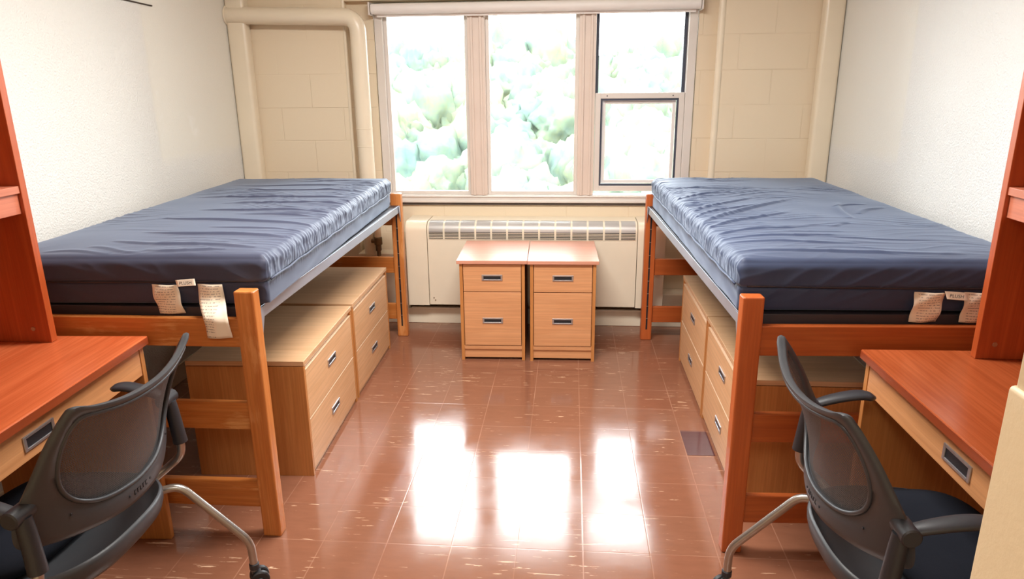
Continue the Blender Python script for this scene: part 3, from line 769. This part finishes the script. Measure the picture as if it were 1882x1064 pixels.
# ------------------------------------------------------------------ chairs
def lerp_loop(pts, n):
    """closed smooth loop through 2-D points"""
    P = [Vector((p[0], p[1], 0)) for p in pts]; m = len(P); out = []
    per = n//m
    for i in range(m):
        a, b, c, d = P[i-1], P[i], P[(i+1) % m], P[(i+2) % m]
        for j in range(per):
            t = j/per; out.append(.5*((2*b)+(c-a)*t+(2*a-5*b+4*c-d)*t*t+(3*b-a-3*c+d)*t**3))
    return out
def back_y(x, z):
    v = (z-.50)/.38
    y0 = -.235-.055*v-.05*v*v+.020*sin(pi*min(1, max(0, v)))
    c = .072-.012*v
    return y0+c*(abs(x)/.25)**2
def chair(loc, rz, label):
    """local: forward = +y"""
    t = thing('task_chair', label, 'chair', loc, rz, 'mesh-back task chairs at the desks')
    rh = [(0, .852), (.10, .857), (.185, .874), (.234, .892), (.250, .880), (.262, .815), (.274, .735), (.292, .672), (.300, .640), (.296, .575), (.262, .553), (.19, .535), (.10, .522)]
    lo = [(0, .518)]
    outer = rh+lo+[(-x, z) for x, z in rh[:0:-1]]
    ih = [(0, .832), (.10, .837), (.170, .850), (.214, .858), (.232, .835), (.236, .785), (.232, .730), (.220, .682), (.198, .643), (.168, .616), (.130, .597), (.088, .587), (.04, .582)]
    inner = ih+[(0, .580)]+[(-x, z) for x, z in ih[:0:-1]]
    assert len(outer) == len(inner) == 26
    N = 26*6
    O, I = lerp_loop(outer, N), lerp_loop(inner, N)
    bm = bmesh.new(); rings = []
    prof = [(0, -.0), (.08, .010), (.30, .014), (.60, .014), (.90, .012), (1.0, .004)]   # across from outer to inner: t, half thickness
    loops = [(q, h) for q, h in prof]+[(q, -h) for q, h in prof[::-1]]
    for k in range(N):
        ring = []
        for q, h in loops:
            p = O[k].lerp(I[k], q); x, z = p.x, p.y
            h2 = h if k else h
            ring.append(bm.verts.new((x, back_y(x, z)+h*.8, z)))
        rings.append(ring)
    m = len(loops)
    for k in range(N):
        for j in range(m):
            bm.faces.new((rings[k][j], rings[(k+1) % N][j], rings[(k+1) % N][(j+1) % m], rings[k][(j+1) % m]))
    bmesh.ops.remove_doubles(bm, verts=bm.verts[:], dist=1e-6)
    bk = obj('back_frame', bm, M['plastic'], t, True, 60)
    # raised bead round the opening
    bm = bmesh.new(); pts = [Vector((p.x, back_y(p.x, p.y)-.008, p.y)) for p in I]; pts.append(pts[0])
    sweep(bm, pts, .0055, 8, cap=False); obj('opening_rim', bm, M['plastic'], bk, True)
    # netting
    bm = bmesh.new(); cz = .71; prev = None; R = 10
    for q in range(R+1):
        f = q/R; ring = []
        for k in range(0, N, 2):
            x = I[k].x*f*1.01; z = cz+(I[k].y-cz)*f*1.01
            ring.append(bm.verts.new((x, back_y(x, z)+.001, z)))
            if q == 0: break
        if q == 1:
            for k in range(len(ring)): bm.faces.new((prev[0], ring[k], ring[(k+1) % len(ring)]))
        elif q > 1:
            for k in range(len(ring)): bm.faces.new((prev[k], ring[k], ring[(k+1) % len(ring)], prev[(k+1) % len(ring)]))
        prev = ring
    obj('netting', bm, M['net'], t, True)
    # small screws and an indistinct dark mark below the netting
    bm = bmesh.new()
    for x in (-.045, .045): cyl(bm, (x, back_y(x, .552)-.0115, .552), 'y', .0035, .003, 10)
    for x in (-.2, .2): cyl(bm, (x, back_y(x, .60)-.0115, .60), 'y', .0035, .003, 10)
    obj('screw', bm, M['black_in'], bk)
    bm = bmesh.new()
    for i in range(5):
        x = -.024+i*.012; y = back_y(x, .552)-.0125
        box(bm, x-.004, x-.0025, y, y+.002, .546, .558)
        if i != 2: box(bm, x-.004, x+.003, y, y+.002, .5565, .558)
        if i % 2 == 0: box(bm, x-.004, x+.003, y, y+.002, .546, .5475)
    obj('emblem', bm, M['black_in'], bk)
    # seat shell: dished pan with a thick rim
    bm = bmesh.new(); n = 72; rings = []
    def sup(a, hx, hy, p=2.7):
        c, s_ = cos(a), sin(a)
        return math.copysign(abs(c)**(2/p), c)*hx, math.copysign(abs(s_)**(2/p), s_)*hy
    spec = [(.00, .392), (.50, .394), (.80, .400), (.90, .412), (.945, .432), (.965, .437), (.99, .434), (1.0, .424), (.995, .405), (.97, .385), (.90, .368), (.7, .356), (.4, .352), (0, .352)]
    for q, z in spec:
        ring = []
        for k in range(n):
            a = 2*pi*k/n; x, y = sup(a, .262*q, .232*q)
            rise = .010*max(0, -y/.232)**2*q
            ring.append(bm.verts.new((x, y+.012, z+rise)))
        rings.append(ring)
    for i in range(len(rings)-1):
        for k in range(n): bm.faces.new((rings[i][k], rings[i][(k+1) % n], rings[i+1][(k+1) % n], rings[i+1][k]))
    bmesh.ops.remove_doubles(bm, verts=bm.verts[:], dist=1e-5)
    obj('seat_shell', bm, M['plastic'], t, True, 60)
    bm = bmesh.new(); rings = []
    for q, z in [(0, .466), (.5, .468), (.8, .464), (.93, .452), (.985, .436), (.99, .42), (.93, .405), (0, .405)]:
        ring = []
        for k in range(n):
            a = 2*pi*k/n; x, y = sup(a, .236*q, .152*q, 3.2); ring.append(bm.verts.new((x, y+.092, z)))
        rings.append(ring)
    for i in range(len(rings)-1):
        for k in range(n): bm.faces.new((rings[i][k], rings[i][(k+1) % n], rings[i+1][(k+1) % n], rings[i+1][k]))
    bmesh.ops.remove_doubles(bm, verts=bm.verts[:], dist=1e-5)
    obj('seat_cushion', bm, M['cushion'], t, True, 60)
    for s in (-1, 1):
        P = lambda *p: [(s*a, b, c) for a, b, c in p]
        bm = bmesh.new(); sweep(bm, round_poly(P((.16, .02, .362), (.235, -.10, .375), (.272, -.175, .388), (.318, -.352, .165), (.318, -.355, .062)), .035), .0125, 14)
        lg = obj('leg', bm, M['tube'], t, True, 50)
        bm = bmesh.new(); cyl(bm, (s*.318, -.355, .075), 'z', .0155, .022); obj('leg_tip', bm, M['plastic_dark'], lg, True, 40)
        bm = bmesh.new(); sweep(bm, round_poly(P((.16, .02, .362), (.235, .12, .375), (.262, .18, .378), (.300, .285, .165), (.300, .290, .062)), .035), .0125, 14)
        lg = obj('leg', bm, M['tube'], t, True, 50)
        bm = bmesh.new(); cyl(bm, (s*.300, .290, .075), 'z', .0155, .022); obj('leg_tip', bm, M['plastic_dark'], lg, True, 40)
        bm = bmesh.new(); sweep(bm, round_poly(P((.20, -.02, .375), (.262, -.075, .385), (.312, -.125, .425), (.306, -.182, .475), (.300, -.182, .56)), .05), .0125, 14)
        obj('arm_tube', bm, M['tube'], t, True, 50)
        bm = bmesh.new(); sweep(bm, P((.302, -.184, .520), (.300, -.181, .56), (.298, -.176, .62), (.297, -.172, .655)), lambda q: .021-.003*q, 16)
        obj('arm_sleeve', bm, M['plastic_dark'], t, True, 40)
        bm = bmesh.new(); cyl(bm, (s*.297, -.165, .662), 'x', .021, .062, 20)
        obj('arm_pivot', bm, M['plastic_dark'], t, True, 40)
        bm = bmesh.new()
        pts = catmull(P((.300, -.160, .664), (.303, -.12, .678), (.305, -.07, .690), (.306, -.03, .694), (.304, .006, .688)), 6)
        sweep(bm, pts, lambda q: (.014+.012*sin(pi*min(1, q*.6+.1)))*(1 if q < .9 else max(.35, 1-(q-.9)*6)), 16, ry=lambda q: .011 if q < .9 else .011*max(.4, 1-(q-.9)*6))
        obj('armrest', bm, M['plastic_dark'], t, True, 60)
        for yy, xx, tw in ((-.355, .318, .5), (.290, .300, -.3)):
            c = bpy.data.objects.new('caster', None)
            bm = bmesh.new()
            ax = Vector((cos(tw), sin(tw), 0)); fw = Vector((-sin(tw), cos(tw), 0))
            base = Vector((s*xx, yy, .030))-fw*.012
            for q in (-1, 1): cyl(bm, base+ax*q*.014, ax, .030, .018, 22)
            cs = obj('caster', bm, M['rubber'], t, True, 40)
            bm = bmesh.new(); cyl(bm, base+Vector((0, 0, .0)), ax, .010, .056, 16)
            for k in range(1): sweep(bm, [base+Vector((0, 0, .016)), Vector((s*xx, yy, .052)), Vector((s*xx, yy, .070))], lambda q: .014-.004*q, 14)
            obj('caster_hood', bm, M['plastic'], cs, True, 40)
            bpy.data.objects.remove(c)
    return t
chair((.860, 1.620, 0), radians(-90), 'black mesh-back task chair turned to the right-hand desk')
chair((-1.345, 1.555, 0), radians(90), 'black mesh-back task chair turned to the left-hand desk')

# ------------------------------------------------------------------ added housing for the ceiling fill, out of view
lf = thing('fill_fixture', 'added, unseen white rectangular fixture for the fill light above the middle of the room', 'fill light', (-.3, 2.5, 2.549))
obj('housing', B((-.62, .62, -.27, .27, -.024, .0), bev=.004), M['blind'], lf)

# ------------------------------------------------------------------ outside: wooded hillside
random.seed(4)
import numpy as np
def hill(x, y):
    return -15.5+(y-45)*.138+1.8*noise.noise(Vector((x*.02, y*.02, 3)))
bm = bmesh.new(); nx, ny = 40, 40; g = []
for i in range(nx+1):
    g.append([bm.verts.new((-170+340*i/nx, 14+200*j/ny, min(hill(-170+340*i/nx, 14+200*j/ny)-1.5, 8))) for j in range(ny+1)])
for i in range(nx):
    for j in range(ny): bm.faces.new((g[i][j], g[i+1][j], g[i+1][j+1], g[i][j+1]))
struct(obj('ground', bm, M['leaf'], None, True))
ico = bmesh.new(); bmesh.ops.create_icosphere(ico, subdivisions=4, radius=1)
iv = [v.co.copy() for v in ico.verts]; fi = np.array([[v.index for v in f.verts] for f in ico.faces]); ico.free()
protos = []
for k in range(10):
    off = Vector((k*11.3, k*5.7, 0)); q = []
    for c in iv:
        d = 1+.30*noise.noise(c*1.8+off)+.20*noise.noise(c*4.5+off)+.13*noise.noise(c*11+off)
        q.append(c*d)
    protos.append(np.array([tuple(v) for v in q]))
VS, FS, base = [], [], 0
for k in range(620):
    y = 40+130*random.random()**1.3; x = random.uniform(-1, 1)*(6+y*.33)+y*.05
    r = random.uniform(1.5, 3.4)*(.75+y/170); a = random.random()*6.28
    p = protos[k % 10]; z = hill(x, y)+r*random.uniform(.2, 1.0)
    ca, sa = cos(a), sin(a)
    v = np.stack([(p[:, 0]*ca-p[:, 1]*sa)*r+x, (p[:, 0]*sa+p[:, 1]*ca)*r+y, p[:, 2]*r*random.uniform(1, 1.6)+z], 1)
    VS.append(v); FS.append(fi+base); base += len(v)
VS = np.concatenate(VS); FS = np.concatenate(FS)
me = bpy.data.meshes.new('forest_canopy'); me.vertices.add(len(VS)); me.vertices.foreach_set('co', VS.astype(np.float32).ravel())
me.loops.add(FS.size); me.loops.foreach_set('vertex_index', FS.astype(np.int32).ravel())
me.polygons.add(len(FS)); me.polygons.foreach_set('loop_start', np.arange(0, FS.size, 3, dtype=np.int32)); me.update(calc_edges=True)
me.materials.append(M['leaf'])
o = bpy.data.objects.new('forest_canopy', me); COL.objects.link(o)
tag(o, 'pale green leafy trees on the hillside seen through the window', 'trees'); o['kind'] = 'stuff'
